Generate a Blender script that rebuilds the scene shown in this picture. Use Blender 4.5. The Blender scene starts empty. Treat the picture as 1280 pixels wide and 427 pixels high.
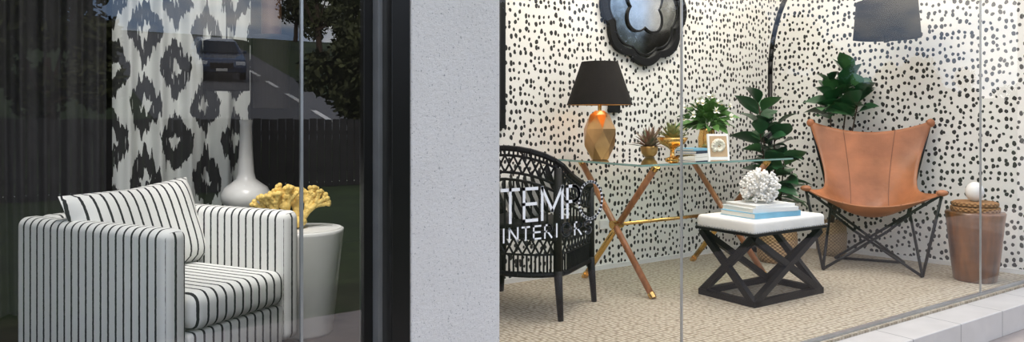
import bpy, math, random
from mathutils import Vector, Matrix, Euler
random.seed(7)
S = bpy.context.scene
pi = math.pi
try:
    S.view_settings.view_transform = 'Standard'
except Exception:
    pass

# ------------------------------------------------------------------ materials
def nt(name):
    m = bpy.data.materials.new(name); m.use_nodes = True
    t = m.node_tree; t.nodes.clear()
    o = t.nodes.new('ShaderNodeOutputMaterial')
    return m, t, o
def N(t, kind, **kw):
    n = t.nodes.new(kind)
    for k, v in kw.items():
        if k.startswith('i_'):
            n.inputs[k[2:].replace('_', ' ')].default_value = v
        else:
            setattr(n, k, v)
    return n
def math_(t, op, a, b=None, c=None, clamp=False):
    n = t.nodes.new('ShaderNodeMath'); n.operation = op; n.use_clamp = clamp
    for i, x in enumerate((a, b, c)):
        if x is None: continue
        if isinstance(x, (int, float)): n.inputs[i].default_value = x
        else: t.links.new(x, n.inputs[i])
    return n.outputs[0]
def c4(c): return (c[0], c[1], c[2], 1)
def mixc(t, fac, a, b):
    n = t.nodes.new('ShaderNodeMix'); n.data_type = 'RGBA'
    if isinstance(fac, (int, float)): n.inputs[0].default_value = fac
    else: t.links.new(fac, n.inputs[0])
    for i, x in ((6, a), (7, b)):
        if isinstance(x, tuple): n.inputs[i].default_value = c4(x)
        else: t.links.new(x, n.inputs[i])
    return n.outputs[2]
def objco(t):
    n = t.nodes.new('ShaderNodeTexCoord')
    s = t.nodes.new('ShaderNodeSeparateXYZ'); t.links.new(n.outputs['Object'], s.inputs[0])
    return n.outputs['Object'], s.outputs
def P(t, o, **kw):
    b = t.nodes.new('ShaderNodeBsdfPrincipled')
    for k, v in kw.items():
        b.inputs[k].default_value = v
    t.links.new(b.outputs[0], o.inputs[0])
    return b
def mat(name, col, rough=.5, metal=0, var=.12, nscale=12, bump=0, bscale=60, stretch=(1,1,1), trans=0, coat=0, emit=None, es=0, col2=None, spec=None):
    m, t, o = nt(name)
    b = P(t, o, Roughness=rough, Metallic=metal)
    if coat: b.inputs['Coat Weight'].default_value = coat
    if trans: b.inputs['Transmission Weight'].default_value = trans
    if spec is not None: b.inputs['Specular IOR Level'].default_value = spec
    co, _ = objco(t)
    mp = N(t, 'ShaderNodeMapping'); mp.inputs['Scale'].default_value = stretch
    t.links.new(co, mp.inputs[0])
    nz = N(t, 'ShaderNodeTexNoise', i_Scale=nscale, i_Detail=4.0)
    t.links.new(mp.outputs[0], nz.inputs['Vector'])
    a = tuple(x*(1-var) for x in col); c = col2 if col2 else tuple(min(1, x*(1+var)) for x in col)
    f = math_(t, 'MULTIPLY_ADD', nz.outputs[0], 2.2, -.6, clamp=True)
    t.links.new(mixc(t, f, a, c), b.inputs['Base Color'])
    if bump:
        n2 = N(t, 'ShaderNodeTexNoise', i_Scale=bscale, i_Detail=5.0)
        t.links.new(mp.outputs[0], n2.inputs['Vector'])
        bp = N(t, 'ShaderNodeBump', i_Strength=bump, i_Distance=.01)
        t.links.new(n2.outputs[0], bp.inputs['Height']); t.links.new(bp.outputs[0], b.inputs['Normal'])
    if emit:
        b.inputs['Emission Color'].default_value = c4(emit); b.inputs['Emission Strength'].default_value = es
    return m
def stripe_mat(name, axis, period, width, light, dark, off=0.0):
    m, t, o = nt(name); b = P(t, o, Roughness=.85)
    co, s = objco(t)
    nz = N(t, 'ShaderNodeTexNoise', i_Scale=60.0, i_Detail=2.0)
    t.links.new(co, nz.inputs[0])
    v = math_(t, 'ADD', s[axis], off)
    v = math_(t, 'MULTIPLY_ADD', nz.outputs[0], .003, v)
    f = math_(t, 'FRACT', math_(t, 'DIVIDE', math_(t, 'ADD', v, 10), period))
    k = math_(t, 'LESS_THAN', f, width/period)
    t.links.new(mixc(t, k, light, dark), b.inputs['Base Color'])
    w = N(t, 'ShaderNodeTexNoise', i_Scale=400.0); t.links.new(co, w.inputs[0])
    bp = N(t, 'ShaderNodeBump', i_Strength=.25, i_Distance=.003)
    t.links.new(w.outputs[0], bp.inputs['Height']); t.links.new(bp.outputs[0], b.inputs['Normal'])
    return m
def glass_mat(name, k=1.9, tint=(1,1,1)):
    m, t, o = nt(name)
    g = N(t, 'ShaderNodeNewGeometry')
    d = N(t, 'ShaderNodeVectorMath', operation='DOT_PRODUCT')
    t.links.new(g.outputs['Normal'], d.inputs[0]); t.links.new(g.outputs['Incoming'], d.inputs[1])
    c = math_(t, 'ABSOLUTE', d.outputs['Value'])
    q = math_(t, 'POWER', math_(t, 'SUBTRACT', 1, c), 5)
    F = math_(t, 'MULTIPLY_ADD', q, .96, .04)
    F = math_(t, 'MULTIPLY', F, k, clamp=True)
    tr = N(t, 'ShaderNodeBsdfTransparent'); tr.inputs[0].default_value = c4(tint)
    gl = N(t, 'ShaderNodeBsdfGlossy'); gl.inputs['Roughness'].default_value = 0.0
    gl.inputs[0].default_value = (1, 1, 1, 1)
    mx = N(t, 'ShaderNodeMixShader')
    t.links.new(F, mx.inputs[0]); t.links.new(tr.outputs[0], mx.inputs[1]); t.links.new(gl.outputs[0], mx.inputs[2])
    t.links.new(mx.outputs[0], o.inputs[0])
    return m

# ------------------------------------------------------------------ mesh builder
class MB:
    def __init__(s): s.v = []; s.f = []; s.m = []
    def add(s, vs, fs, mi=0):
        o = len(s.v); s.v += [tuple(x) for x in vs]
        for f in fs: s.f.append(tuple(i+o for i in f)); s.m.append(mi)
        return s
    def box(s, c, sz, rot=None, mi=0):
        R = Euler(rot).to_matrix() if rot is not None else Matrix.Identity(3)
        vs = []
        for x in (-.5, .5):
            for y in (-.5, .5):
                for z in (-.5, .5):
                    vs.append(Vector(c)+R@Vector((x*sz[0], y*sz[1], z*sz[2])))
        return s.add(vs, [(0,1,3,2),(4,6,7,5),(0,4,5,1),(2,3,7,6),(0,2,6,4),(1,5,7,3)], mi)
    def bb(s, x0, x1, y0, y1, z0, z1, mi=0):
        return s.box(((x0+x1)/2, (y0+y1)/2, (z0+z1)/2), (x1-x0, y1-y0, z1-z0), None, mi)
    def cone(s, p, q, r1, r2, n=8, mi=0, cap=True):
        p = Vector(p); q = Vector(q); d = (q-p)
        if d.length < 1e-6: return s
        d.normalize(); a = d.orthogonal().normalized(); b = d.cross(a)
        vs = []
        for (c, r) in ((p, r1), (q, r2)):
            for i in range(n):
                t = 2*pi*i/n+pi/n; vs.append(c+a*math.cos(t)*r+b*math.sin(t)*r)
        fs = [(i, (i+1) % n, n+(i+1) % n, n+i) for i in range(n)]
        if cap: fs += [tuple(range(n-1, -1, -1)), tuple(range(n, 2*n))]
        return s.add(vs, fs, mi)
    def path(s, pts, r, n=8, mi=0):
        for a, b in zip(pts[:-1], pts[1:]): s.cone(a, b, r, r, n, mi)
        for a in pts[1:-1]: s.ball(a, (r, r, r), 8, 5, mi)
        return s
    def ball(s, c, r, nu=16, nv=10, mi=0, fn=None):
        c = Vector(c); vs = []; fs = []
        if isinstance(r, (int, float)): r = (r, r, r)
        for j in range(nv+1):
            ph = pi*j/nv
            for i in range(nu):
                th = 2*pi*i/nu
                d = Vector((math.sin(ph)*math.cos(th), math.sin(ph)*math.sin(th), math.cos(ph)))
                k = fn(d) if fn else 1
                vs.append(c+Vector((d.x*r[0], d.y*r[1], d.z*r[2]))*k)
        for j in range(nv):
            for i in range(nu):
                fs.append((j*nu+i, (j+1)*nu+i, (j+1)*nu+(i+1) % nu, j*nu+(i+1) % nu))
        return s.add(vs, fs, mi)
    def lathe(s, prof, c=(0,0,0), n=32, mi=0):
        vs = []; c = Vector(c)
        for (r, z) in prof:
            for i in range(n):
                t = 2*pi*i/n; vs.append(c+Vector((r*math.cos(t), r*math.sin(t), z)))
        fs = []
        for j in range(len(prof)-1):
            for i in range(n):
                fs.append((j*n+i, j*n+(i+1) % n, (j+1)*n+(i+1) % n, (j+1)*n+i))
        return s.add(vs, fs, mi)
    def leaf(s, base, d, L, W, droop=.3, mi=0, seg=6, fold=.25, roll=0):
        base = Vector(base); d = Vector(d).normalized()
        side = d.cross(Vector((0, 0, 1)))
        if side.length < .05: side = Vector((1, 0, 0))
        side.normalize()
        if roll: side = Matrix.Rotation(roll, 3, d)@side
        nrm = side.cross(d).normalized()
        vs = []; fs = []
        for i in range(seg+1):
            t = i/seg
            p = base+d*L*t+Vector((0, 0, -1))*droop*L*t*t
            w = W*.5*math.sin(pi*min(1, max(.02, t**.85)))
            if i == seg: w = .001
            vs += [p-side*w+nrm*w*fold, p, p+side*w+nrm*w*fold]
        for i in range(seg):
            a = i*3; fs += [(a, a+1, a+4, a+3), (a+1, a+2, a+5, a+4)]
        return s.add(vs, fs, mi)
    def obj(s, name, mats, parent=None, loc=(0,0,0), rot=(0,0,0), smooth=False, bevel=0, bseg=3, subsurf=0, solid=0):
        me = bpy.data.meshes.new(name); me.from_pydata(s.v, [], s.f)
        if not isinstance(mats, (list, tuple)): mats = [mats]
        for m in mats: me.materials.append(m)
        for p, i in zip(me.polygons, s.m):
            p.material_index = i; p.use_smooth = smooth
        me.update()
        o = bpy.data.objects.new(name, me); S.collection.objects.link(o)
        o.location = loc; o.rotation_euler = rot
        if parent: o.parent = parent
        if solid:
            md = o.modifiers.new('sol', 'SOLIDIFY'); md.thickness = solid; md.offset = 0
        if bevel:
            md = o.modifiers.new('bev', 'BEVEL'); md.width = bevel; md.segments = bseg; md.limit_method = 'ANGLE'
        if subsurf:
            md = o.modifiers.new('sub', 'SUBSURF'); md.levels = subsurf; md.render_levels = subsurf
        return o
def grp(name, loc=(0,0,0), rz=0):
    e = bpy.data.objects.new(name, None); S.collection.objects.link(e)
    e.location = loc; e.rotation_euler = (0, 0, rz); e.empty_display_size = .1
    return e

# ------------------------------------------------------------------ palette
M_black = mat('black_paint', (.004, .004, .005), .5, spec=.25)
M_blackm = mat('black_metal', (.005, .005, .006), .35, .2, spec=.3)
M_dark = mat('charcoal_wall', (.010, .010, .011), .7)
M_jamb = mat('dark_bronze_aluminium', (.010, .0095, .009), .3, .4)
M_alu = mat('aluminium', (.45, .46, .47), .35, .8)
M_white = mat('white_ceramic', (.86, .85, .83), .25, var=.03)
M_whitep = mat('white_plaster', (.8, .79, .77), .7, var=.05)
M_gold = mat('brass_gold', (.75, .47, .16), .22, 1.0, var=.15)
M_copper = mat('antique_copper_gold', (.58, .34, .15), .28, 1.0, var=.25, nscale=8)
M_wood = mat('walnut_wood', (.34, .13, .05), .4, var=.35, nscale=6, stretch=(6, 6, 1), coat=.2)
M_leaf = mat('rubber_leaf_green', (.018, .085, .03), .35, var=.5, nscale=5, coat=.3)
M_leafl = mat('rubber_leaf_light', (.05, .15, .05), .38, var=.5, nscale=5, coat=.2)
M_leaf2 = mat('fresh_leaf_green', (.09, .21, .05), .45, var=.4, nscale=9)
M_tree = mat('tree_foliage', (.055, .06, .018), .8, var=.7, nscale=2)
M_bark = mat('bark', (.07, .045, .03), .9, bump=.6)
M_soil = mat('soil', (.03, .02, .012), .95, bump=.8)
M_yellow = mat('yellow_coral', (.88, .62, .18), .6, var=.12, bump=.4, bscale=120)
M_white_c = mat('white_coral', (.88, .86, .82), .7, var=.04, bump=.4, bscale=150)
M_shade = mat('black_lampshade_fabric', (.016, .014, .013), .9, bump=.15, bscale=300, spec=.2)
M_shadein = mat('gold_shade_lining', (.7, .42, .15), .4, .6)
M_leather = mat('tan_leather', (.41, .155, .065), .42, var=.32, nscale=5, bump=.25, bscale=35)
M_glass = glass_mat('window_glass', .9, (.985, .99, .985))
M_glassL = glass_mat('window_glass_showroom', 2.4, (.985, .99, .985))
M_glassR = glass_mat('window_glass_reflective', 4.2, (.97, .98, .98))
M_glass2 = glass_mat('desk_glass', 2.0, (.86, .93, .90))
M_gedge = mat('glass_edge_green', (.25, .42, .38), .15, var=.1)

def stucco():
    m, t, o = nt('painted_stucco'); b = P(t, o, Roughness=.85)
    co, s = objco(t)
    n1 = N(t, 'ShaderNodeTexNoise', i_Scale=5.0, i_Detail=6.0); t.links.new(co, n1.inputs[0])
    n2 = N(t, 'ShaderNodeTexNoise', i_Scale=130.0, i_Detail=6.0, i_Roughness=.7); t.links.new(co, n2.inputs[0])
    n3 = N(t, 'ShaderNodeTexNoise', i_Scale=60.0, i_Detail=8.0, i_Roughness=.8); t.links.new(co, n3.inputs[0])
    pit = math_(t, 'MAXIMUM', math_(t, 'LESS_THAN', n2.outputs[0], .392), math_(t, 'LESS_THAN', n3.outputs[0], .375))
    base = mixc(t, n1.outputs[0], (.78, .75, .72), (.93, .90, .87))
    t.links.new(mixc(t, math_(t, 'MULTIPLY', pit, .65), base, (.2, .2, .2)), b.inputs['Base Color'])
    bp = N(t, 'ShaderNodeBump', i_Strength=.8, i_Distance=.014)
    t.links.new(n3.outputs[0], bp.inputs['Height']); t.links.new(bp.outputs[0], b.inputs['Normal'])
    return m
M_stucco = stucco()

def wallpaper():
    m, t, o = nt('dalmatian_spot_wallpaper'); b = P(t, o, Roughness=.75)
    co, s = objco(t)
    cb = N(t, 'ShaderNodeCombineXYZ')
    t.links.new(s[0], cb.inputs[0]); t.links.new(math_(t, 'MULTIPLY', s[2], .76), cb.inputs[1])
    nz = N(t, 'ShaderNodeTexNoise', i_Scale=28.0, i_Detail=2.0); t.links.new(co, nz.inputs[0])
    vm = N(t, 'ShaderNodeVectorMath', operation='SCALE'); vm.inputs['Scale'].default_value = .016
    t.links.new(nz.outputs['Color'], vm.inputs[0])
    va = N(t, 'ShaderNodeVectorMath', operation='ADD')
    t.links.new(cb.outputs[0], va.inputs[0]); t.links.new(vm.outputs[0], va.inputs[1])
    vo = N(t, 'ShaderNodeTexVoronoi', voronoi_dimensions='2D'); vo.inputs['Scale'].default_value = 26.0
    vo.inputs['Randomness'].default_value = .68
    t.links.new(va.outputs[0], vo.inputs['Vector'])
    sc = N(t, 'ShaderNodeSeparateColor'); t.links.new(vo.outputs['Color'], sc.inputs[0])
    th = math_(t, 'MULTIPLY_ADD', sc.outputs[0], .13, .195)
    k = math_(t, 'LESS_THAN', vo.outputs['Distance'], th)
    t.links.new(mixc(t, k, (.81, .79, .745), (.018, .017, .016)), b.inputs['Base Color'])
    return m
M_wallp = wallpaper()

def carpet():
    m, t, o = nt('woven_sisal_carpet'); b = P(t, o, Roughness=.95)
    co, s = objco(t)
    vo = N(t, 'ShaderNodeTexVoronoi', voronoi_dimensions='2D'); vo.inputs['Scale'].default_value = 40; vo.inputs['Randomness'].default_value = .4
    t.links.new(co, vo.inputs['Vector'])
    nz = N(t, 'ShaderNodeTexNoise', i_Scale=9.0, i_Detail=5.0); t.links.new(co, nz.inputs[0])
    d = math_(t, 'MULTIPLY', vo.outputs['Distance'], 1.5, clamp=True)
    a = mixc(t, nz.outputs[0], (.55, .48, .37), (.72, .65, .53))
    t.links.new(mixc(t, d, a, (.24, .19, .13)), b.inputs['Base Color'])
    bp = N(t, 'ShaderNodeBump', i_Strength=.8, i_Distance=.01, invert=True)
    t.links.new(vo.outputs['Distance'], bp.inputs['Height']); t.links.new(bp.outputs[0], b.inputs['Normal'])
    return m
M_carpet = carpet()

def wicker(name, c1, c2, sc=45):
    m, t, o = nt(name); b = P(t, o, Roughness=.8)
    co, s = objco(t)
    ang = math_(t, 'ARCTAN2', s[1], s[0])
    a = math_(t, 'SINE', math_(t, 'MULTIPLY', ang, 26))
    z = math_(t, 'SINE', math_(t, 'MULTIPLY', s[2], 260))
    h = math_(t, 'MULTIPLY_ADD', math_(t, 'MULTIPLY', a, z), .5, .5)
    t.links.new(mixc(t, h, c1, c2), b.inputs['Base Color'])
    bp = N(t, 'ShaderNodeBump', i_Strength=.8, i_Distance=.01)
    t.links.new(h, bp.inputs['Height']); t.links.new(bp.outputs[0], b.inputs['Normal'])
    return m
M_wick = wicker('wicker_brown', (.18, .10, .045), (.66, .43, .23))
M_wick2 = wicker('wicker_tan', (.22, .14, .075), (.52, .38, .22))

def ikat():
    m, t, o = nt('ikat_linen'); b = P(t, o, Roughness=.9)
    co, s = objco(t)
    mp = N(t, 'ShaderNodeMapping'); mp.inputs['Scale'].default_value = (60, 1, 2.5); t.links.new(co, mp.inputs[0])
    nz = N(t, 'ShaderNodeTexNoise', i_Scale=1.0, i_Detail=5.0); t.links.new(mp.outputs[0], nz.inputs[0])
    zz = math_(t, 'MULTIPLY_ADD', nz.outputs[0], .24, s[2])
    mp2 = N(t, 'ShaderNodeMapping'); mp2.inputs['Scale'].default_value = (5, 1, 8); t.links.new(co, mp2.inputs[0])
    n2 = N(t, 'ShaderNodeTexNoise', i_Scale=1.0, i_Detail=3.0); t.links.new(mp2.outputs[0], n2.inputs[0])
    xx = math_(t, 'MULTIPLY_ADD', n2.outputs[0], .08, s[0])
    px, pz = .155, .40
    ux = math_(t, 'DIVIDE', math_(t, 'ADD', xx, 10.0), px)
    u = math_(t, 'SUBTRACT', math_(t, 'FRACT', ux), .5)
    fl = math_(t, 'MULTIPLY', math_(t, 'MODULO', math_(t, 'FLOOR', ux), 2), .5)
    v = math_(t, 'SUBTRACT', math_(t, 'FRACT', math_(t, 'ADD', math_(t, 'DIVIDE', math_(t, 'ADD', zz, 10), pz), fl)), .5)
    au = math_(t, 'ABSOLUTE', u); av = math_(t, 'ABSOLUTE', v)
    d = math_(t, 'MULTIPLY_ADD', au, 1.35, math_(t, 'MULTIPLY', av, 1.9))
    ringk = math_(t, 'MULTIPLY', math_(t, 'GREATER_THAN', d, .26), math_(t, 'LESS_THAN', d, .86))
    mp3 = N(t, 'ShaderNodeMapping'); mp3.inputs['Scale'].default_value = (160, 1, 7); t.links.new(co, mp3.inputs[0])
    n3 = N(t, 'ShaderNodeTexNoise', i_Scale=1.0, i_Detail=2.0); t.links.new(mp3.outputs[0], n3.inputs[0])
    keep = math_(t, 'LESS_THAN', n3.outputs[0], .68)
    k1 = math_(t, 'MULTIPLY', ringk, keep)
    k2 = math_(t, 'MULTIPLY', k1, .98)
    t.links.new(mixc(t, k2, (.76, .78, .75), (.008, .009, .010)), b.inputs['Base Color'])
    return m
M_ikat = ikat()
M_sheer = mat('grey_linen_curtain', (.035, .035, .038), .9, var=.2)

def tile():
    m, t, o = nt('ledge_tile'); b = P(t, o, Roughness=.45)
    co, s = objco(t)
    f = math_(t, 'FRACT', math_(t, 'DIVIDE', math_(t, 'ADD', s[0], 20), .45))
    k = math_(t, 'LESS_THAN', f, .014)
    nz = N(t, 'ShaderNodeTexNoise', i_Scale=7.0, i_Detail=5.0); t.links.new(co, nz.inputs[0])
    a = mixc(t, nz.outputs[0], (.50, .475, .45), (.68, .65, .62))
    t.links.new(mixc(t, k, a, (.25, .24, .23)), b.inputs['Base Color'])
    return m
M_tile = tile()
M_pave = mat('pavement', (.38, .325, .295), .9, var=.2, nscale=4, bump=.4, bscale=90)
M_grass = mat('grass', (.032, .052, .014), .95, var=.4, nscale=3, bump=1, bscale=30)
M_asph = mat('asphalt', (.13, .13, .14), .9, var=.15, bump=.4)
M_fence = mat('fence_boards', (.035, .032, .032), .8, var=.3, nscale=4)
M_floorL = mat('dark_floorboards', (.03, .022, .018), .4, var=.4, nscale=5, stretch=(1, 8, 1))

# ------------------------------------------------------------------ ROOM SHELL
GY = 1.97   # right glass
LY = 1.91   # left glass
MB().add([(1.10,GY-.03,0),(5.50,GY-.03,0),(5.5,3.9,0),(1.9,3.9,0),
          (1.10,GY-.03,-.1),(5.50,GY-.03,-.1),(5.5,3.9,-.1),(1.9,3.9,-.1)],
         [(0,1,2,3),(7,6,5,4),(0,4,5,1),(1,5,6,2),(2,6,7,3),(3,7,4,0)]).obj('floor', M_carpet)
MB().bb(-3.2, 2.9, 1.95, 5.8, -.1, -.002).obj('floor_showroom', M_floorL)
MB().bb(-1.75, 1.75, 0, .1, -1.4, 1.4).obj('wall_back', M_wallp, loc=(3.42, 3.72, 1.4))
ang = math.atan2(2.05-3.72, 5.38-5.05)
MB().bb(0, 1.78, 0, .1, -1.4, 1.4).obj('wall_right', M_wallp, loc=(5.05, 3.725, 1.4), rot=(0, 0, ang))
MB().bb(1.92, 5.03, 3.705, 3.719, 0, .03).obj('baseboard_back', M_whitep)
MB().bb(.02, 1.75, -.014, 0, -1.4, -1.37).obj('baseboard_right', M_whitep, loc=(5.05, 3.72, 1.4), rot=(0, 0, ang))
dl = math.hypot(.8, 1.75); da = math.atan2(1.75, .8)
MB().bb(0, dl, .0, .03, 0, 2.8).obj('wall_divider', M_dark, loc=(1.10, 1.98, 0), rot=(0, 0, da))
MB().bb(0, dl, -.03, -.001, 0, 2.8).obj('wall_divider_lining', M_wallp, loc=(1.10, 1.98, 0), rot=(0, 0, da))
MB().bb(-3.2, 3.0, 5.7, 5.8, 0, 2.8).obj('wall_showroom_back', M_dark)
MB().bb(-3.3, -3.2, 1.9, 5.8, 0, 2.8).obj('wall_left', M_dark)
MB().bb(2.9, 3.0, 3.83, 5.7, 0, 2.8).obj('wall_showroom_right', M_dark)
MB().bb(-3.3, 6.2, 1.75, 5.9, 2.8, 2.95).obj('ceiling', M_whitep)
MB().bb(-.145, .145, 0, .2, -.15, 3.4).obj('wall_pillar', M_stucco, loc=(1.0135, 1.80, 0), bevel=.006)
MB().bb(-3.3, 6.2, 1.76, 1.96, 2.45, 3.4).obj('wall_fascia', M_stucco)
MB().bb(5.45, 7.5, 1.80, 2.1, -.15, 3.4).obj('wall_facade_right', M_stucco)
MB().bb(-7, -3.2, 1.80, 2.1, -.15, 3.4).obj('wall_facade_left', M_stucco)
g = grp('window_frame')
MB().bb(.813, .867, 1.80, 1.93, -.02, 2.45).obj('jamb_outer', M_jamb, g, bevel=.003)
MB().bb(.80, .8125, 1.86, 1.90, -.02, 2.45).obj('jamb_strip', M_alu, g)
MB().bb(.775, .812, 1.902, 1.935, -.02, 2.45).obj('jamb_inner', M_jamb, g, bevel=.002)
MB().bb(-3.2, .80, 1.90, 1.93, 2.40, 2.45).obj('head', M_jamb, g)
MB().bb(-3.2, .80, 1.90, 1.93, -.03, .02).obj('sill_channel', M_jamb, g)
MB().add([(-3.2,LY,.02),(.60,LY,.02),(.60,LY,2.4),(-3.2,LY,2.4)], [(0,1,2,3)]).obj('window_1', M_glassL)
MB().add([(.604,LY,.02),(.80,LY,.02),(.80,LY,2.4),(.604,LY,2.4)], [(0,1,2,3)]).obj('window_2', M_glassR)
MB().bb(.599, .606, LY-.006, LY+.006, .02, 2.4).obj('trim_1', M_alu)
for i, (a, b) in enumerate(((1.155, 2.098), (2.104, 4.537), (4.543, 5.45))):
    MB().add([(a,GY,.01),(b,GY,.01),(b,GY,2.45),(a,GY,2.45)], [(0,1,2,3)]).obj('window_%d' % (i+3), M_glass)
MB().bb(2.0985, 2.1035, GY-.005, GY+.005, .01, 2.45).obj('trim_2', M_alu)
MB().bb(4.5375, 4.5425, GY-.005, GY+.005, .01, 2.45).obj('trim_3', M_alu)
MB().bb(1.155, 5.45, GY-.012, GY+.012, -.005, .012).obj('trim_4', M_alu)
MB().bb(1.155, 7, 1.76, GY-.02, -.15, -.012).obj('window_ledge', M_tile, bevel=.004)
MB().bb(-3.2, .87, 1.80, 1.95, -.15, -.03).obj('window_ledge_showroom', M_tile, bevel=.004)

# ------------------------------------------------------------------ window lettering
def strokes(letter, w):
    def arc(cx, cy, rx, ry, a0, a1, n=14):
        return [(cx+rx*math.cos(math.radians(a0+(a1-a0)*i/n)), cy+ry*math.sin(math.radians(a0+(a1-a0)*i/n))) for i in range(n+1)]
    L = {
     'T': [[(0,1),(w,1)], [(w/2,1),(w/2,0)]],
     'E': [[(w,1),(0,1),(0,0),(w,0)], [(0,.52),(w*.9,.52)]],
     'M': [[(0,0),(0,1),(w/2,.25),(w,1),(w,0)]],
     'I': [[(w/2,0),(w/2,1)]],
     'N': [[(0,0),(0,1),(w,0),(w,1)]],
     'P': [[(0,0),(0,1),(w*.5,1)]+arc(w*.5,.75,w*.5,.25,90,-90)+[(0,.5)]],
     'R': [[(0,0),(0,1),(w*.5,1)]+arc(w*.5,.75,w*.5,.25,90,-90)+[(0,.5)], [(w*.4,.5),(w,0)]],
     'O': [arc(w/2,.5,w/2,.5,0,360,28)],
     'S': [arc(w*.5,.76,w*.45,.24,30,270,12)+arc(w*.5,.26,w*.45,.26,90,-150,12)],
    }
    return L[letter]
lt = MB()
def word(txt, x0, z0, h, ws, gap, sw):
    x = x0
    for ch in txt:
        w = ws.get(ch, ws['*'])
        for st in strokes(ch, w/h):
            pts = [Vector((x+p[0]*h, 0, z0+p[1]*h)) for p in st]
            for a, b in zip(pts[:-1], pts[1:]):
                d = (b-a).normalized(); n = Vector((-d.z, 0, d.x))*sw/2; e = d*sw/2
                lt.add([a-n-e, b-n+e, b+n+e, a+n-e], [(0,1,2,3)])
        x += w+gap
    return x
word('TEMP', 1.272, .668, .105, {'*': .052, 'M': .085, 'T': .065}, .022, .0105)
word('O', 1.590, .655, .13, {'*': .105}, 0, .009)
word('INTERIORS', 1.275, .605, .042, {'*': .028, 'I': .008, 'N': .033, 'O': .038}, .018, .006)
M_vinyl = mat('white_vinyl', (.95, .95, .95), .5, var=.0)
lt.obj('window_lettering', M_vinyl, loc=(0, GY-.004, 0))

# ------------------------------------------------------------------ striped armchair
lightc = (.82, .815, .79); darkc = (.014, .014, .02)
sA = stripe_mat('stripe_fabric_side', 1, .041, .0095, lightc, darkc)
sB = stripe_mat('stripe_fabric_front', 0, .041, .0095, lightc, darkc, .006)
AX = Vector((.39, 2.72, 0)); rz = math.atan2(.514, .858)
g = grp('striped_armchair', AX, rz)
Wc, Dc, Ta = .67, .85, .10
def arm(x0, x1):
    b = MB()
    b.bb(x0, x1, 0, Dc, .08, .62)
    o = b.obj('arm', [sA, sB], g, bevel=.036, bseg=6, smooth=True)
    for p in o.data.polygons:
        if abs(p.normal.y) > .7: p.material_index = 1
    return o
arm(0, Ta); arm(Wc-Ta, Wc)
MB().bb(Ta-.02, Wc-Ta+.02, Dc-.12, Dc, .08, .62).obj('back', sB, g, bevel=.035, bseg=5, smooth=True)
MB().bb(Ta, Wc-Ta, .0, Dc-.1, .08, .24).obj('seat_base', sB, g, bevel=.015, smooth=True)
MB().bb(Ta+.002, Wc-Ta-.002, -.02, Dc-.11, .245, .385).obj('seat_cushion', sB, g, bevel=.045, bseg=6, smooth=True)
for x in (.06, Wc-.06):
    for y in (.06, Dc-.06):
        MB().cone((x, y, 0), (x, y, .08), .015, .022, 12).obj('foot', M_black, g)
def pillow(name, mat_, parent, loc, rot, W=.5, H=.42, T=.16, n=18):
    b = MB(); vs = []; fs = []
    for sgn in (1, -1):
        for j in range(n+1):
            for i in range(n+1):
                u = i/n*2-1; v = j/n*2-1
                k = max(0, (1-u**4))**.5*max(0, (1-v**4))**.5
                x = u*W/2*(1-.08*(1-abs(v))*(abs(u)**3)); z = v*H/2*(1-.08*(1-abs(u))*(abs(v)**3))
                vs.append((x, sgn*T/2*k, z))
    m = (n+1)*(n+1)
    for q in range(2):
        for j in range(n):
            for i in range(n):
                a = q*m+j*(n+1)+i
                f = (a, a+1, a+n+2, a+n+1)
                fs.append(f if q == 1 else f[::-1])
    b.add(vs, fs)
    return b.obj(name, mat_, parent, loc, rot, smooth=True)
sP = stripe_mat('stripe_fabric_pillow', 0, .040, .009, lightc, darkc, .01)
pillow('pillow', sP, g, (.315, .53, .550), (math.radians(-20), math.radians(-3), math.radians(2)), W=.60, H=.38, T=.16)

# ------------------------------------------------------------------ drum side table + yellow coral
g = grp('drum_side_table', (1.09, 3.40, 0))
MB().lathe([(0, 0), (.125, 0), (.13, .01), (.178, .47), (.18, .485), (.172, .49), (.168, .482), (0, .482)], n=48).obj('drum', M_white, g, smooth=True)
MB().lathe([(0, .483), (.165, .483), (.165, .491), (0, .491)], n=48).obj('tray_top', M_whitep, g)
cb = MB(); random.seed(5)
def branch(p, d, L, r, lev):
    q = p+d*L
    cb.cone(p, q, r, r*.85, 8); cb.ball(q, r*.95, 8, 6)
    if lev == 0: 
        cb.ball(q, r*1.25, 8, 6); return
    k = 3 if lev > 1 else 2
    for i in range(k):
        a = (i-(k-1)/2)*.55+random.uniform(-.15, .15)
        d2 = Matrix.Rotation(a, 3, Vector((.35, 1, 0)).normalized())@d
        d2 = (d2+Vector((0, random.uniform(-.35, .35), .12))).normalized()
        branch(q, d2, L*random.uniform(.62, .8), r*.8, lev-1)
for a in (-.7, -.25, .2, .6):
    branch(Vector((a*.05, 0, 0)), Vector((math.sin(a), random.uniform(-.2, .2), math.cos(a))).normalized(), .066, .019, 3)
cb.ball((0, 0, .01), (.07, .05, .03))
cb.obj('yellow_coral', M_yellow, loc=(1.03, 3.40, .513), smooth=True)

# ------------------------------------------------------------------ white bottle vase on console
g = grp('console_table', (.97, 4.02, 0))
MB().bb(-.22, .22, -.15, .15, .47, .50).obj('top', M_black, g, bevel=.004)
for x in (-.19, .19):
    for y in (-.12, .12):
        MB().bb(x-.015, x+.015, y-.015, y+.015, 0, .47).obj('leg', M_black, g)
prof = [(0,0),(.06,0),(.09,.02),(.125,.07),(.128,.105),(.11,.14),(.075,.165),(.05,.185),(.042,.22),(.037,.30),(.032,.40),(.03,.47),(.034,.50),(.028,.50),(.024,.46),(0,.3)]
MB().lathe(prof, n=40).obj('bottle_vase', M_white, loc=(.97, 4.02, .501), smooth=True)

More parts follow.
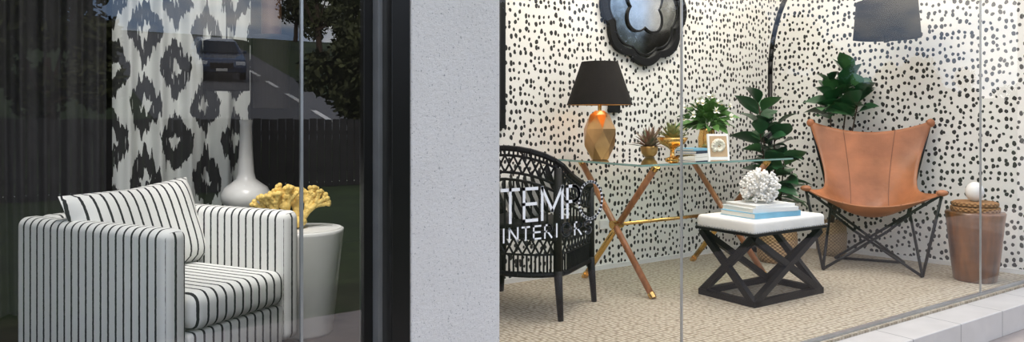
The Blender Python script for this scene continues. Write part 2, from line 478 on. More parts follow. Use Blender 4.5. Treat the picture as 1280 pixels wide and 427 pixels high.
# ------------------------------------------------------------------ curtains
def curtain(name, x0, x1, y, m, amp, per, ph=0):
    b = MB(); nx = 160; nz_ = 24; vs = []; fs = []
    xc = (x0+x1)/2
    for j in range(nz_+1):
        z = .02+2.7*j/nz_
        for i in range(nx+1):
            x = x0+(x1-x0)*i/nx
            k = 2*pi*x/per+ph+.4*math.sin(z*1.3+x*3)
            vs.append((x-xc, amp*math.sin(k)+.3*amp*math.sin(2.3*k+z), z))
    for j in range(nz_):
        for i in range(nx):
            a = j*(nx+1)+i; fs.append((a, a+1, a+nx+2, a+nx+1))
    b.add(vs, fs); return b.obj(name, m, loc=(xc, y, 0), smooth=True)
curtain('ikat_curtain', .37, 1.07, 4.35, M_ikat, .03, .16)
curtain('grey_curtain', -.55, .35, 4.42, M_sheer, .035, .11)
MB().cone((-1.2, 4.38, 2.74), (1.6, 4.38, 2.74), .014, .014, 12).obj('curtain_rod', M_blackm)
g = grp('car_reflection_backdrop', (1.03, 3.75, 0))
MB().lathe([(0,1.43),(.085,1.43),(.09,1.425),(.09,1.06),(.085,1.06),(.085,1.42),(0,1.42)]).obj('shade', M_shade, g, smooth=False)
MB().lathe([(0,1.431),(.05,1.431),(.05,1.85),(0,1.86)]).obj('wood_cap', mat('dark_timber',(.09,.04,.02),.5), g)
MB().cone((0,0,1.85),(0,0,2.8),.004,.004,6).obj('cord', M_black, g)
g = grp('car_reflection_backdrop', (.835, 3.85, 0))  # added dark pendant shape, so the car's reflection shows over the pale curtain
MB().lathe([(0,1.40),(.10,1.40),(.11,1.395),(.11,1.15),(.105,1.15),(.105,1.39),(0,1.39)]).obj('shade', M_shade, g, smooth=False)
MB().cone((0,0,1.39),(0,0,2.8),.004,.004,6).obj('cord', M_black, g)

# ------------------------------------------------------------------ glass desk
g = grp('glass_top_desk')
MB().bb(2.78, 4.12, 2.90, 3.64, .745, .757).obj('glass_top', [M_glass2], g)
ed = MB()
ed.bb(2.779,4.121,2.8985,2.8995,.746,.756); ed.bb(2.779,4.121,3.6405,3.6415,.746,.756)
ed.bb(2.7785,2.7795,2.899,3.641,.746,.756); ed.bb(4.1205,4.1215,2.899,3.641,.746,.756)
ed.obj('glass_edge', M_gedge, g)
for X in (2.93, 3.92):
    A0 = Vector((X-.016, 2.95, .012)); A1 = Vector((X-.016, 3.58, .742))
    B0 = Vector((X+.016, 3.58, .012)); B1 = Vector((X+.016, 2.95, .742))
    mid = (B0+B1)/2
    MB().cone(A0, A1, .019, .019, 14).obj('leg_wood', M_wood, g, smooth=True)
    MB().cone(mid, B1, .019, .019, 14).obj('leg_wood_upper', M_wood, g, smooth=True)
    MB().cone(B0, mid, .018, .018, 14).obj('leg_brass_lower', M_gold, g, smooth=True)
    cu = MB()
    for p, q in ((A0, A1), (B0, B1)):
        d = (q-p).normalized()
        cu.cone(p-d*.012, p+d*.02, .021, .021, 14); cu.cone(q-d*.03, q, .022, .022, 14)
    cu.cone((X-.04, 3.265, .377), (X+.04, 3.265, .377), .024, .024, 14)
    cu.obj('ferrule', M_gold, g, smooth=False)
MB().cone((2.93, 3.265, .377), (3.92, 3.265, .377), .011, .011, 12).obj('stretcher', M_gold, g, smooth=True)

# ------------------------------------------------------------------ table lamp
g = grp('table_lamp', (2.93, 3.42, .758))
b = MB(); rings = [(.055,0,0),(.095,.085,.5),(.105,.185,0),(.06,.275,.5),(.03,.30,0)]
n = 6; vs = []
for r, z, o_ in rings:
    for i in range(n):
        t = 2*pi*(i+o_)/n; vs.append((r*math.cos(t), r*math.sin(t), z))
fs = [tuple(range(n-1, -1, -1))]
for j in range(len(rings)-1):
    sh = rings[j+1][2] > rings[j][2]
    for i in range(n):
        a = j*n+i; a2 = j*n+(i+1) % n; c = (j+1)*n+i; c2 = (j+1)*n+(i+1) % n
        if sh: fs += [(a, a2, c), (a2, c2, c)]
        else: fs += [(a, a2, c2), (a, c2, c)]
b.add(vs, fs); b.obj('faceted_base', M_copper, g, bevel=.003, bseg=1)
MB().cone((0,0,.29),(0,0,.40),.012,.012,12).obj('neck', M_gold, g)
b = MB(); b.lathe([(.203,.335),(.112,.60)], n=40); b.obj('shade', M_shade, g, smooth=True)
MB().lathe([(.200,.337),(.109,.598)], n=40).obj('shade_lining', M_shadein, g, smooth=True)
MB().lathe([(0,.57),(.02,.57),(.108,.60)], n=3).obj('spider', M_gold, g)
MB().ball((0,0,.44),(.028,.028,.04)).obj('bulb', mat('bulb', (1,.8,.5), .4, emit=(1,.62,.28), es=14), g, smooth=True)

# ------------------------------------------------------------------ mirror (scalloped)
g = grp('wall_mirror', (3.58, 3.715, 1.78))
def lobed(R, amp, k, n=160, ph=0):
    return [( (R+amp*abs(math.cos(k*t/2+ph)))*math.cos(t), (R+amp*abs(math.cos(k*t/2+ph)))*math.sin(t)) for t in [2*pi*i/n for i in range(n)]]
def ring(name, o1, o2, y0, y1, m, bev=.006):
    n = len(o1); b = MB()
    vs = [(p[0], y1, p[1]) for p in o1]+[(p[0], y1, p[1]) for p in o2]+[(p[0], y0, p[1]) for p in o1]+[(p[0], y0, p[1]) for p in o2]
    fs = []
    for i in range(n):
        j = (i+1) % n
        fs += [(i, j, n+j, n+i), (2*n+i, 3*n+i, 3*n+j, 2*n+j), (i, 2*n+i, 2*n+j, j), (n+i, n+j, 3*n+j, 3*n+i)]
    b.add(vs, fs); return b.obj(name, m, g, bevel=bev)
ring('outer_frame', lobed(.365, .040, 8), lobed(.315, .034, 8), -.035, 0, M_black, .004)
ring('inner_bead', lobed(.30, .032, 8), lobed(.288, .030, 8), -.02, 0, M_black, .002)
o1 = lobed(.32, .034, 8)
MB().add([(p[0], -.012, p[1]) for p in o1], [tuple(range(len(o1)-1, -1, -1))]).obj('mirror_border', mat('smoked_mirror', (.36,.37,.36), .10, 1.0, var=.4), g)
ring('inner_frame', lobed(.14, .065, 4, ph=pi/2), lobed(.128, .06, 4, ph=pi/2), -.026, -.012, M_black, 0)
o2 = lobed(.13, .06, 4, ph=pi/2)
MB().add([(p[0], -.02, p[1]) for p in o2], [tuple(range(len(o2)-1, -1, -1))]).obj('mirror_centre', mat('mirror', (.7,.71,.71), .12, 1.0, var=.1), g)

g = grp('framed_picture', (2.16, 3.70, 1.45))
MB().bb(-.25, .25, -.02, .015, -.5, .5).obj('frame', M_black, g, bevel=.004)
MB().bb(-.21, .21, -.024, -.018, -.46, .46).obj('print', M_dark, g)
g = grp('wall_switch_plate', (3.30, 3.712, 1.14))
MB().bb(-.05, .05, -.02, 0, -.09, .09).obj('plate', M_black, g, bevel=.004)

# ------------------------------------------------------------------ arc lamp
g = grp('arc_floor_lamp')
MB().lathe([(0,0),(.14,0),(.14,.03),(.13,.04),(0,.04)], c=(4.72,3.52,0)).obj('base', M_black, g)
pts = [Vector((4.72, 3.52, .03)), Vector((4.72, 3.52, 1.35))]
for i in range(1, 25):
    a = pi*i/24*.93
    u = (1-math.cos(a))/2
    pts.append(Vector((4.72+.10*u, 3.52-.86*u, 1.35+.80*math.sin(a))))
end = pts[-1]
MB().path(pts, .018, 10).obj('arc_pole', M_blackm, g, smooth=True)
MB().cone(end, (end.x, end.y, 1.80), .006, .006, 8).obj('drop', M_blackm, g)
MB().lathe([(.205,1.55),(.185,1.80)], c=(end.x, end.y, 0), n=48).obj('shade', M_shade, g, smooth=True, solid=.004)
MB().lathe([(0,1.79),(.184,1.79)], c=(end.x, end.y, 0), n=48).obj('diffuser', M_shade, g)
MB().ball((end.x, end.y, 1.70), .03).obj('bulb', mat('bulb2', (1,.8,.5), .4, emit=(1,.7,.4), es=10), g)

# ------------------------------------------------------------------ rattan chair
frz = math.atan2(.51, .86)
g = grp('black_rattan_armchair', (2.02, 3.07, 0), frz)
U = []
for i in range(0, 9): 
    x = .50-.36*i/8; U.append((x, -.27, .64+.10*(i/8)**1.5))
for i in range(1, 12):
    a = pi*i/12; U.append((.14-.17*math.sin(a), -.27*math.cos(a), .74+.12*math.sin(a)))
for i in range(8, -1, -1):
    x = .50-.36*i/8; U.append((x, .27, .64+.10*(i/8)**1.5))
R_ = []
for a, b2 in zip(U[:-1], U[1:]):
    a = Vector(a); b2 = Vector(b2); k = max(1, round((b2-a).length/.024))
    for i in range(k): R_.append(a.lerp(b2, i/k))
R_.append(Vector(U[-1]))
lat = MB(); rr = .0055
for q in (0, -.035, -.12, -.155):
    for a, b2 in zip(R_[:-1], R_[1:]):
        lat.cone(a+Vector((0,0,q)), b2+Vector((0,0,q)), .015 if q == 0 else .007, .015 if q == 0 else .007, 6)
for zz in (.44, .41, .33, .23):
    for a, b2 in zip(R_[:-1], R_[1:]):
        lat.cone((a.x,a.y,zz), (b2.x,b2.y,zz), .014 if zz in (.44,.23) else rr, .014 if zz in (.44,.23) else rr, 6)
for i, p in enumerate(R_):
    lat.cone(p, (p.x, p.y, p.z-.035), rr, rr, 5)
    if i % 2 == 0: lat.cone(p+Vector((0,0,-.155)), (p.x, p.y, .44), rr, rr, 5)
    lat.cone((p.x,p.y,.33), (p.x, p.y, .23), rr, rr, 5)
    if i+2 < len(R_) and i % 2 == 0:
        q = R_[i+2]
        lat.cone(p+Vector((0,0,-.035)), q+Vector((0,0,-.12)), rr, rr, 5)
        lat.cone(q+Vector((0,0,-.035)), p+Vector((0,0,-.12)), rr, rr, 5)
        lat.cone((p.x,p.y,.41), (q.x,q.y,.33), rr, rr, 5); lat.cone((q.x,q.y,.41), (p.x,p.y,.33), rr, rr, 5)
lat.obj('lattice', M_black, g)
for (x, y, h) in ((.49,-.27,.63),(.49,.27,.63),(.06,-.25,.76),(.06,.25,.76)):
    MB().cone((x*1.03, y*1.06, 0), (x, y, .25), .015, .023, 10).cone((x,y,.25),(x,y,h),.023,.020,10).obj('leg', M_black, g, smooth=True)
MB().bb(.02, .49, -.255, .255, .40, .43).obj('seat', M_black, g, bevel=.01)
MB().bb(.03, .49, -.245, .245, .431, .47).obj('seat_pad', M_black, g, bevel=.02)
sQ = stripe_mat('stripe_bw', 0, .045, .022, (.8,.79,.76), (.012,.012,.014))
pillow('pillow', sQ, g, (.25, -.04, .605), (math.radians(-14), math.radians(20), math.radians(90)), W=.40, H=.26, T=.11)

# ------------------------------------------------------------------ X-leg ottoman
g = grp('x_leg_ottoman', (3.525, 2.69, 0))
M_box = mat('cream_linen', (.82,.80,.76), .9, var=.05, bump=.2, bscale=200)
MB().bb(-.32, .32, -.20, .20, .385, .46).obj('cushion', M_box, g, bevel=.02, bseg=4, smooth=True)
MB().bb(-.325,.325,-.205,.205,.378,.392).obj('seat_frame', M_black, g)
st = MB()
for i in range(33):
    x = -.32+.64*i/32
    for y in (-.2075,.2075): st.ball((x,y,.40),.0045,6,4)
for i in range(21):
    y = -.20+.40*i/20
    for x in (-.3275,.3275): st.ball((x,y,.40),.0045,6,4)
st.obj('nailheads', M_alu, g)
fr = MB(); w = .034
def bar(p, q, w1=w, d1=w):
    p = Vector(p); q = Vector(q); d = q-p; L = d.length
    q_ = d.to_track_quat('X', 'Z').to_euler()
    fr.box((p+q)/2, (L, d1, w1), q_)
x, y = .295, .178
for s_ in (-1, 1):
    bar((-x, s_*y, .02), (x, s_*y, .365)); bar((x, s_*y*.985, .02), (-x, s_*y*.985, .365))
    bar((s_*x, -y, .02), (s_*x, y, .365)); bar((s_*x*.99, y, .02), (s_*x*.99, -y, .365))
    bar((-x-.015, s_*y, .017), (x+.015, s_*y, .017)); bar((s_*x, -y, .0175), (s_*x, y, .0175))
fr.obj('frame', M_black, g)
g = grp('book_stack', (3.475, 2.66, .461), math.radians(-8))
M_bw = mat('book_white', (.85,.85,.83), .4, var=.03); M_bb = mat('book_blue', (.22,.50,.68), .45, var=.1); M_pg = mat('pages', (.80,.77,.70), .9, var=.08, nscale=200, stretch=(.1,.1,8))
def book(z, w, d, h, m, r):
    e = MB(); R = (0,0,r)
    e.box((0,0,z+.0015),(w,d,.003),R,0); e.box((0,0,z+h-.0015),(w,d,.003),R,0)
    e.box((0,0,z+h/2),(w-.008,d-.008,h-.005),R,1)
    sp = Euler(R).to_matrix()@Vector((0,-d/2,0))
    e.box((sp.x,sp.y,z+h/2),(w,.003,h),R,0)
    e.obj('book', [m, M_pg], g)
book(0, .36,.26,.030, M_bb, .05); book(.0305,.33,.25,.024, M_bw,-.04); book(.055,.30,.23,.016,M_bw,.02)
cb = MB(); random.seed(21)
nn = 85
for i in range(nn):
    zf = 1-1.7*i/nn; rr2 = math.sqrt(max(0,1-zf*zf)); th = i*2.39996
    d = (Vector((rr2*math.cos(th), rr2*math.sin(th), zf*.9))+Vector((random.uniform(-.12,.12),random.uniform(-.12,.12),random.uniform(-.12,.12)))).normalized()
    L = .100*random.uniform(.86,1.1)
    cb.cone(d*.03, d*L*.75, .009, .008, 7); e_ = d.orthogonal().normalized(); f_ = d.cross(e_)
    ph = random.uniform(0,6.28)
    for k in range(3):
        a = ph+k*2.09
        tip = d*L+(e_*math.cos(a)+f_*math.sin(a))*.010
        cb.cone(d*L*.7, tip, .0075, .007, 6); cb.ball(tip, .0085, 8, 6)
cb.ball((0,0,-.005), .05)
cb.obj('white_coral', M_white_c, loc=(3.475, 2.66, .615), smooth=True)

# ------------------------------------------------------------------ butterfly chair
u_ = Vector((.528, -.849, 0))
g = grp('leather_butterfly_chair', (4.79, 2.77, 0), math.atan2(u_.y, u_.x))
st_ = [
 (0.0,(.24,.435),(.41,.30,.545)), (.12,(.17,.385),(.375,.22,.53)), (.28,(.05,.345),(.31,.10,.525)),
 (.45,(-.09,.375),(.285,-.02,.55)), (.6,(-.155,.50),(.29,-.09,.64)), (.75,(-.19,.65),(.32,-.16,.76)),
 (.88,(-.215,.79),(.36,-.215,.88)), (1.0,(-.235,.915),(.40,-.25,1.0))]
nu = 24; vs = []; fs = []
def cat(p0,p1,p2,p3,t): return .5*((2*p1)+(-p0+p2)*t+(2*p0-5*p1+4*p2-p3)*t*t+(-p0+3*p1-3*p2+p3)*t**3)
rows = []
for k in range(len(st_)-1):
    for q in range(4):
        t = q/4; rows.append((k, t))
rows.append((len(st_)-2, 1.0))
def gv(k): 
    k = max(0, min(len(st_)-1, k)); s_ = st_[k]; return Vector((s_[1][0], s_[1][1], s_[2][0])), Vector((s_[2][1], s_[2][2], 0))
for (k, t) in rows:
    A = [gv(k+d) for d in (-1,0,1,2)]
    c = cat(*[a[0] for a in A], t); e = cat(*[a[1] for a in A], t)
    for i in range(nu+1):
        u = i/nu*2-1; w_ = abs(u)**2.0
        f = c.x+(e.x-c.x)*w_; z = c.y+(e.y-c.y)*w_
        vs.append((u*c.z, -f, z))
nr = len(rows)
for j in range(nr-1):
    for i in range(nu):
        a = j*(nu+1)+i; fs.append((a, a+1, a+nu+2, a+nu+1))
MB().add(vs, fs).obj('leather_sling', M_leather, g, smooth=True, solid=.008)
pk = MB()
for s_ in (-1,1):
    pk.ball((s_*.395,-.295,.545),(.035,.03,.02),12,8); pk.ball((s_*.385,.25,.98),(.028,.018,.03),12,8)
pk.obj('corner_pocket', M_leather, g, smooth=True)
sm = MB()
for j in range(nr-1):
    for uu in (nu//2-5, nu//2+5):
        a=Vector(vs[j*(nu+1)+uu])+Vector((0,-.003,.003)); c=Vector(vs[(j+1)*(nu+1)+uu])+Vector((0,-.003,.003))
        sm.cone(a,c,.0028,.0028,5)
sm.obj('seam', mat('dark_leather_seam',(.20,.07,.03),.5), g)
fr = MB(); rr=.0095
for s_ in (-1, 1):
    ear = (s_*.395, -.285, .535); peak = (s_*.385, .265, .975)
    FF = (s_*.29, -.27, rr); BB = (-s_*.22, .20, rr)
    fr.path([ear, FF], rr); fr.path([ear, BB], rr)
    fr.path([peak, (s_*.29,.17,.60), (s_*.25,.13,.36), FF], rr)
    fr.path([FF, (-s_*.10,.0,.24), (-s_*.24,.20,.33), (-s_*.30,.262,.62), (-s_*.37,.275,.93)], rr)
    fr.path([BB, (-BB[0], BB[1], BB[2])], rr)
fr.obj('rod_frame', M_blackm, g, smooth=True)

# ------------------------------------------------------------------ stool w/ woven box + egg
M_stool = mat('polished_bronze_wood', (.15,.055,.014), .3, .0, var=.7, nscale=6, stretch=(3,3,.6), coat=.35)
MB().lathe([(0,0),(.112,0),(.118,.006),(.135,.14),(.158,.37),(.165,.42),(.160,.43),(0,.43)], n=48).obj('drum_stool', M_stool, loc=(4.93,2.17,0), smooth=True, bevel=0)
g = grp('woven_trinket_box', (4.93,2.17,.431))
M_wk3 = wicker('rattan_honey', (.18,.07,.02), (.46,.24,.09))
MB().lathe([(0,0),(.132,0),(.136,.01),(.136,.025),(.132,.03),(0,.03)], n=40).obj('tray', M_wk3, g)
MB().lathe([(0,.031),(.115,.031),(.128,.04),(.128,.055),(.115,.062),(0,.062)], n=40).obj('lid', M_wk3, g)
MB().ball((0,0,.0),(.052,.052,.062),24,16,0,lambda d:1).obj('white_egg', M_white, loc=(4.925,2.17,.553), smooth=True)

# ------------------------------------------------------------------ plants
def rubber_plant(name, loc, stems, pot_r, pot_h, wick, L=.2, W=.1, seed=1, ymin=-9, emin=.05):
    random.seed(seed)
    g = grp(name, loc)
    MB().lathe([(0,0),(pot_r*.85,0),(pot_r,.04),(pot_r*1.03,pot_h*.6),(pot_r*.95,pot_h),(pot_r*.88,pot_h),(pot_r*.9,pot_h*.85),(0,pot_h*.85)], n=36).obj('basket', wick, g, smooth=True)
    MB().lathe([(0,pot_h*.87),(pot_r*.89,pot_h*.87)], n=24).obj('soil', M_soil, g)
    lf = MB(); sm = MB()
    for (dx, dy, h, nl, z0) in stems:
        p0 = Vector((0,0,pot_h*.8)); p1 = Vector((dx*.5,dy*.5,h*.55)); p2 = Vector((dx,dy,h))
        B=lambda t:(p0*(1-t)**2+p1*2*t*(1-t)+p2*t*t)
        for k in range(6):
            t0=k/6; t1=(k+1)/6
            sm.cone(B(t0),B(t1),.010-.006*t0,.010-.006*t1,8)
        for i in range(nl):
            t = z0+(1-z0)*i/(nl-1); p = B(t)
            th = i*2.4+random.uniform(-.3,.3); el = emin+.8*(i/nl)+random.uniform(-.15,.2)
            d = Vector((math.cos(th)*math.cos(el), math.sin(th)*math.cos(el), math.sin(el)))
            k = random.uniform(.75,1.1)
            tip = Vector(loc)+p+d*L*k
            if tip.y > 3.66: d.y = -abs(d.y)*.3
            wx = 5.02+(3.72-tip.y)*.2
            if tip.x > wx: d.x = -abs(d.x)*.5
            d.normalize()
            sm.cone(p, p+d*.03, .004,.003,5)
            lf.leaf(p+d*.025, d, L*k, W*k, random.uniform(.15,.5), random.choice((0,0,1)), 7, .3, random.uniform(-.6,.6))
    sm.obj('stems', M_bark, g, smooth=True); lf.obj('leaves', [M_leaf, M_leafl], g, smooth=True)
    return g
rubber_plant('rubber_plant', (4.42,3.24,0), [(-.12,.06,1.10,26,.32),(.02,.04,.97,20,.28),(-.16,.02,.92,14,.4),(.05,-.02,.70,12,.32)], .135,.26, M_wick, L=.235,W=.135, seed=3)
rubber_plant('fiddle_leaf_fig', (4.975,3.175,0), [(.04,-.12,1.32,18,.76),(-.04,-.02,1.24,16,.78),(.04,-.20,1.20,10,.82)], .105,.25, M_wick2, L=.21,W=.145, seed=5, emin=.35)

ZT=.758
def spiky(name, loc, r, h, n, mleaf, pot, pm):
    g = grp(name, loc)
    MB().lathe(pot, n=32).obj('pot', pm, g, smooth=True)
    top = max(p[1] for p in pot)
    lf = MB()
    for i in range(n):
        th=i*2.4; el = .2+1.2*i/n
        d=Vector((math.cos(th)*math.cos(el),math.sin(th)*math.cos(el),math.sin(el)))
        lf.leaf((d.x*.01,d.y*.01,top-.012), d, r*random.uniform(.8,1.15), h, random.uniform(-.15,.25), 0, 5, .4)
    lf.obj('leaves', mleaf, g, smooth=True)
M_succ = mat('succulent_green', (.13,.22,.12), .5, var=.3, col2=(.35,.12,.09))
bowl=[(0,0),(.03,0),(.055,.025),(.065,.06),(.06,.075),(.055,.075),(.058,.058),(0,.05)]
spiky('succulent_bowl', (3.36,3.43,ZT), .14,.026,40, M_succ, [(r*.9,z) for r,z in bowl], mat('brass_pot',(.45,.28,.10),.35,.8))
g = grp('gold_shell_dish', (3.27,3.14,ZT))
MB().lathe([(0,0),(.045,0),(.04,.01),(.015,.02),(.013,.06),(.03,.075),(.075,.10),(.095,.135),(.09,.137),(.07,.108),(0,.09)], n=32).obj('footed_bowl', M_gold, g, smooth=True)
sh = MB()
for i in range(9):
    a=-.9+1.8*i/8; sh.leaf((0.0,-.03,.01),(math.sin(a)*1.0-.3,-.55,.22),.13,.035,.15,0,5,.4)
sh.obj('shell_leaf', M_gold, g, smooth=True)
lf=MB()
for i in range(36):
    th=i*2.4; el=.3+1.1*i/36; d=Vector((math.cos(th)*math.cos(el),math.sin(th)*math.cos(el),math.sin(el)))
    lf.leaf((0,0,.115),d,.12*random.uniform(.8,1.2),.034,.05,0,5,.4)
lf.obj('agave_leaves', mat('agave',(.16,.30,.10),.5,var=.3,col2=(.35,.30,.12)), g, smooth=True)
g = grp('desk_book_stack', (3.70,3.36,ZT), .15)
for i,(w_,d_,h_,m_) in enumerate(((.21,.16,.022,M_bw),(.20,.15,.018,mat('book_navy',(.03,.05,.09),.4)),(.19,.145,.015,M_bb))):
    book([0,.0225,.041][i], w_,d_,h_,m_, [.0,.08,-.06][i])
g = grp('shell_picture_frame', (3.66,3.12,ZT), math.radians(-28))
MB().box((0,0,.075),(.14,.012,.16),(math.radians(-10),0,0)).obj('frame', M_bw, g, bevel=.002)
MB().box((0,-.0075,.075),(.112,.003,.132),(math.radians(-10),0,0)).obj('mat_board', mat('sand_board',(.50,.36,.22),.9), g)
ns=MB()
for i in range(40):
    a=i*.42; r=.004+.0009*i
    ns.ball((r*math.cos(a),-.012,.078+r*math.sin(a)), .002+.00035*i, 8,6)
ns.obj('nautilus', mat('nautilus_shell',(.80,.70,.58),.4,var=.4,nscale=60), g, smooth=True)
MB().box((0,.045,.055),(.03,.006,.12),(math.radians(28),0,0)).obj('easel_back', M_black, g)
g = grp('flower_arrangement', (3.90,3.42,ZT))
MB().lathe([(0,0),(.05,0),(.06,.03),(.062,.12),(.05,.17),(.055,.185),(.05,.185),(.045,.165),(0,.15)], n=32).obj('vase', M_gold, g, smooth=True)
lf=MB(); fl=MB(); stx=MB()
for i in range(170):
    th=random.uniform(0,2*pi); el=random.uniform(-.1,1.5)
    d=Vector((math.cos(th)*math.cos(el),math.sin(th)*math.cos(el),math.sin(el)))
    p=Vector((0,0,.21))+d*random.uniform(.02,.14)
    lf.leaf(p,d+Vector((0,0,-.1)),random.uniform(.07,.12),.048,.3,0,5,.3,random.uniform(-1,1))
for i in range(24):
    th=i*2.4; el=.1+1.3*i/24
    d=Vector((math.cos(th)*math.cos(el),math.sin(th)*math.cos(el),math.sin(el)))
    p=Vector((0,0,.22))+d*random.uniform(.15,.20)
    stx.cone((0,0,.16),p,.002,.002,5)
    s1=d.orthogonal().normalized(); s2=d.cross(s1)
    for k in range(6):
        a=k*pi/3
        q=(s1*math.cos(a)+s2*math.sin(a)+d*.5).normalized()
        fl.leaf(p,q,.034,.028,0,0,3,.3)
    fl.ball(p+d*.004,.007,6,5,1)
lf.obj('foliage',M_leaf2,g,smooth=True); stx.obj('stems',M_leaf2,g)
fl.obj('blossoms',[mat('petal_white',(.9,.9,.84),.7,var=.05),mat('pollen',(.7,.55,.1),.7)],g,smooth=True)
MB().bb(-.04,.04,-.012,0,-.03,.03).obj('wall_socket', M_whitep, loc=(3.22,3.719,.30), bevel=.003)

# ------------------------------------------------------------------ OUTDOORS
MB().bb(-30,60,-.35,1.80,-.35,-.15).obj('pavement', M_pave)
MB().bb(-30,60,-9.5,-.35,-.35,-.16).obj('grass_verge', M_grass)
SL = 8.15/50.5
hz = lambda y: -.15+(-9.5-y)*SL
MB().add([(-60,-9.5,-.15),(80,-9.5,-.15),(80,-60,8.0),(-60,-60,8.0)],[(0,3,2,1)]).obj('hillside_ground', M_grass)
MB().add([(2.6,-13.5,hz(-13.5)+.03),(8.0,-13.5,hz(-13.5)+.03),(13,-58,hz(-58)+.03),(3.6,-58,hz(-58)+.03)],[(0,3,2,1)]).obj('hill_road', M_asph)
ln=MB()
for k in range(10):
    y0=-16-4*k; x0=6.7+.09*(-y0-12)
    ln.add([(x0,y0,hz(y0)+.05),(x0+.18,y0,hz(y0)+.05),(x0+.36,y0-2.2,hz(y0-2.2)+.05),(x0+.18,y0-2.2,hz(y0-2.2)+.05)],[(0,3,2,1)])
ln.obj('road_marking', M_whitep)
fn=MB()
for i in range(330):
    x=-15+i*.135; fn.bb(x,x+.12,-8.52,-8.50,-.155,1.02+.01*math.sin(i*1.7))
for i in range(19):
    fn.bb(-15+2.5*i,-14.9+2.5*i,-8.60,-8.52,-.155,1.0)
fn.bb(-15,30,-8.56,-8.52,.1,.17); fn.bb(-15,30,-8.56,-8.52,.75,.82)
fn.obj('paling_fence', M_fence)
def tree_mesh(seed, H, R, nl):
    random.seed(seed); b=MB()
    b.cone((0,0,0),(.1,.05,H*.45),.14,.09,8,1)
    cl=[]
    for i in range(10):
        th=random.uniform(0,2*pi); r=random.uniform(.1,.75)*R
        c=Vector((r*math.cos(th),r*math.sin(th),H*random.uniform(.25,.92))); cl.append((c,R*random.uniform(.3,.5)))
        b.cone((.1,.05,H*.2),c,.05,.015,5,1)
    for i in range(nl):
        c,r=random.choice(cl)
        d=Vector((random.gauss(0,1),random.gauss(0,1),random.gauss(0,1))).normalized()
        p=c+d*r*random.uniform(.5,1.05)
        a=Vector((random.gauss(0,1),random.gauss(0,1),random.gauss(0,1))).normalized(); q=a.orthogonal().normalized()
        s_=random.uniform(.07,.16)
        b.add([p-a*s_,p+q*s_*.45,p+a*s_,p-q*s_*.45],[(0,1,2,3)],0)
    me=b.obj('tree',[M_tree,M_bark]); return me
T=[tree_mesh(11,4.6,1.7,5200),tree_mesh(12,5.4,2.0,6000),tree_mesh(13,3.6,1.6,4500)]
spots=[(6.0,-11.4,2,.82),(7.5,-11.8,0,.72),(10.2,-12.4,2,.95),(12.4,-14,0,.9),(-8,-14,1,1),(-4.5,-13,0,1.1),(-1.2,-13.5,2,1.2),(.4,-13.5,0,.85),(15.5,-13,1,.9),(19,-12.5,2,1.2),(22.5,-13,0,1.0),(26,-13,1,.85),(30,-12,2,.85),(34,-12,0,.65),(38,-11,1,.6),
 (.5,-44,1,1.2),(-3,-38,1,1.3),(17,-46,0,1.6),(17,-38,1,1.2),(20,-34,0,1.2),(24,-42,1,1.2),(28,-34,1,.9),(34,-30,1,.8),(-10,-36,1,1.6),(19,-58,1,1.4),(44,-20,1,.6),(50,-12,1,.7),(55,-11,0,.9),(-16,-30,1,1.6)]
used=set()
for k,(x,y,i,s_) in enumerate(spots):
    if i not in used:
        o=T[i]; used.add(i)
    else:
        o=bpy.data.objects.new('tree',T[i].data); S.collection.objects.link(o)
    z = hz(y) if y<-9.5 else -.15
    o.location=(x,y,z); o.rotation_euler=(0,0,k*1.3); o.scale=(s_,s_,s_)
# car
cy=-27.5; g=grp('car',(6.4,cy,hz(cy)+.05)); g.rotation_euler=(math.atan(SL)*-1,0,.12)
M_car=mat('car_paint_navy',(.03,.06,.13),.2,.3,coat=1); M_cg=mat('car_glass',(.02,.025,.03),.05)
prof=[(2.15,.35),(2.2,.6),(2.0,.85),(1.1,1.0),(.45,1.45),(-1.2,1.5),(-1.9,1.1),(-2.2,1.0),(-2.25,.4)]
b=MB(); vs=[]; n=len(prof)
for sx in (-1,1):
    for (y,z) in prof:
        w_=.9 if z<1.05 else .68
        vs.append((sx*w_,y,z))
fs=[tuple(range(n)),tuple(range(2*n-1,n-1,-1))]+[(i,n+i,n+(i+1)%n,(i+1)%n) for i in range(n)]
b.add(vs,fs); b.obj('body',M_car,g,bevel=.05,smooth=False)
MB().add([(-.72,1.08,1.03),(.72,1.08,1.03),(.6,.5,1.43),(-.6,.5,1.43)],[(0,1,2,3)]).obj('windscreen',M_cg,g,loc=(0,.03,.02))
for sx in (-1,1):
    MB().add([(sx*.86,.95,1.06),(sx*.70,.4,1.40),(sx*.70,-1.15,1.44),(sx*.86,-1.75,1.08)],[(0,1,2,3)]).obj('side_glass',M_cg,g,loc=(sx*.03,0,0))
    MB().box((sx*.68,2.14,.72),(.34,.06,.14)).obj('headlight',mat('headlamp',(.8,.82,.85),.1),g,bevel=.02)
    MB().box((sx*.98,.75,1.05),(.16,.1,.12)).obj('side_mirror',M_car,g,bevel=.02)
    for yy in (1.4,-1.4):
        MB().cone((sx*.72,yy,.33),(sx*.93,yy,.33),.33,.33,24).obj('wheel',M_black,g)
        MB().cone((sx*.92,yy,.33),(sx*.94,yy,.33),.2,.18,12).obj('rim',M_alu,g)
MB().box((0,2.19,.62),(.85,.04,.22)).obj('grille',M_black,g,bevel=.02)
MB().box((0,2.22,.47),(.4,.02,.1)).obj('number_plate',M_whitep,g)

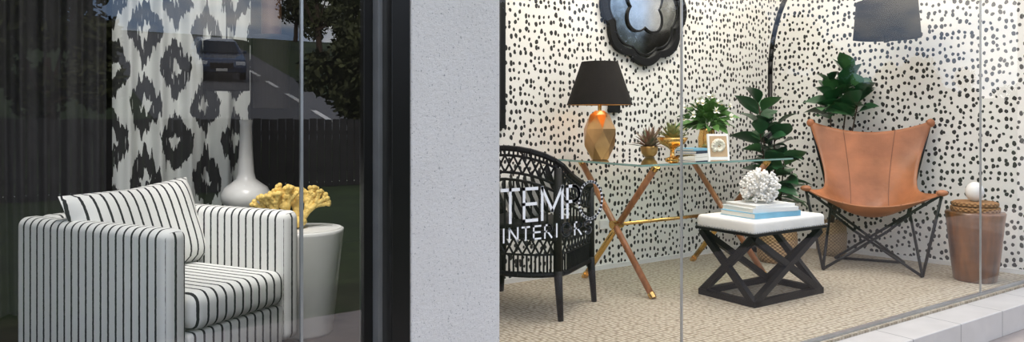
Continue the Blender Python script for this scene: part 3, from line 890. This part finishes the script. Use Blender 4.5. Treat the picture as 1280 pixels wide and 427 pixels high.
# ------------------------------------------------------------------ WORLD & LIGHTS
w=bpy.data.worlds.new('sky'); S.world=w; w.use_nodes=True; t=w.node_tree; t.nodes.clear()
out=t.nodes.new('ShaderNodeOutputWorld'); bg=t.nodes.new('ShaderNodeBackground')
tc=t.nodes.new('ShaderNodeTexCoord'); sp=t.nodes.new('ShaderNodeSeparateXYZ'); t.links.new(tc.outputs['Generated'],sp.inputs[0])
mp=t.nodes.new('ShaderNodeMapping'); mp.inputs['Scale'].default_value=(1,1,2.6); t.links.new(tc.outputs['Generated'],mp.inputs[0])
nz=N(t,'ShaderNodeTexNoise',i_Scale=4.2,i_Detail=7.0,i_Roughness=.55); t.links.new(mp.outputs[0],nz.inputs[0])
h=math_(t,'POWER',math_(t,'MAXIMUM',sp.outputs[2],0.0),.5)
base=mixc(t,h,(.50,.66,.90),(.18,.34,.68))
cl=math_(t,'MULTIPLY_ADD',nz.outputs[0],6.5,-2.8,clamp=True)
col=mixc(t,cl,base,(1.3,1.27,1.22))
t.links.new(col,bg.inputs[0]); bg.inputs[1].default_value=1.75
t.links.new(bg.outputs[0],out.inputs[0])
def light(name,kind,loc,rot,energy,col=(1,1,1),**kw):
    l=bpy.data.lights.new(name,kind); l.energy=energy; l.color=col
    for k,v in kw.items(): setattr(l,k,v)
    o=bpy.data.objects.new(name,l); S.collection.objects.link(o); o.location=loc; o.rotation_euler=rot; return o
light('sun','SUN',(0,10,20),(math.radians(-42),0,math.radians(25)),3.4,(1,.93,.82),angle=math.radians(1))
light('fill_light_display','AREA',(3.4,2.7,2.77),(0,0,0),72,(1,.945,.87),shape='RECTANGLE',size=3.2,size_y=1.0)  # added overhead fill for the display room, no fixture modelled
light('fill_light_showroom','AREA',(.65,2.7,2.77),(0,0,0),40,(1,.97,.93),shape='RECTANGLE',size=1.0,size_y=1.0)  # added fill near the glass to brighten the armchair side
sl=Vector((.55,2.15,2.55)); tg=Vector((1.05,3.45,.35))
light('fill_spot_drum_table','SPOT',sl,(tg-sl).to_track_quat('-Z','Y').to_euler(),95,(1,.97,.93),spot_size=math.radians(34),spot_blend=.7,shadow_soft_size=.06)  # added spot that lifts the white drum table, no real fixture
light('table_lamp_bulb','POINT',(2.93,3.42,1.20),(0,0,0),5.5,(1,.62,.3),shadow_soft_size=.03)
light('arc_lamp_bulb','POINT',(end.x,end.y,1.63),(0,0,0),2.0,(1,.7,.4),shadow_soft_size=.03)

# ------------------------------------------------------------------ CAMERA
cd=bpy.data.cameras.new('camera'); cam=bpy.data.objects.new('camera',cd); S.collection.objects.link(cam)
cam.location=(0,0,1.0); cam.rotation_euler=(math.radians(90),0,math.radians(-33.7))
cd.sensor_width=36; cd.lens=907/1280*36; cd.shift_y=-63.5/1280; cd.clip_start=.05; cd.clip_end=300
S.camera=cam
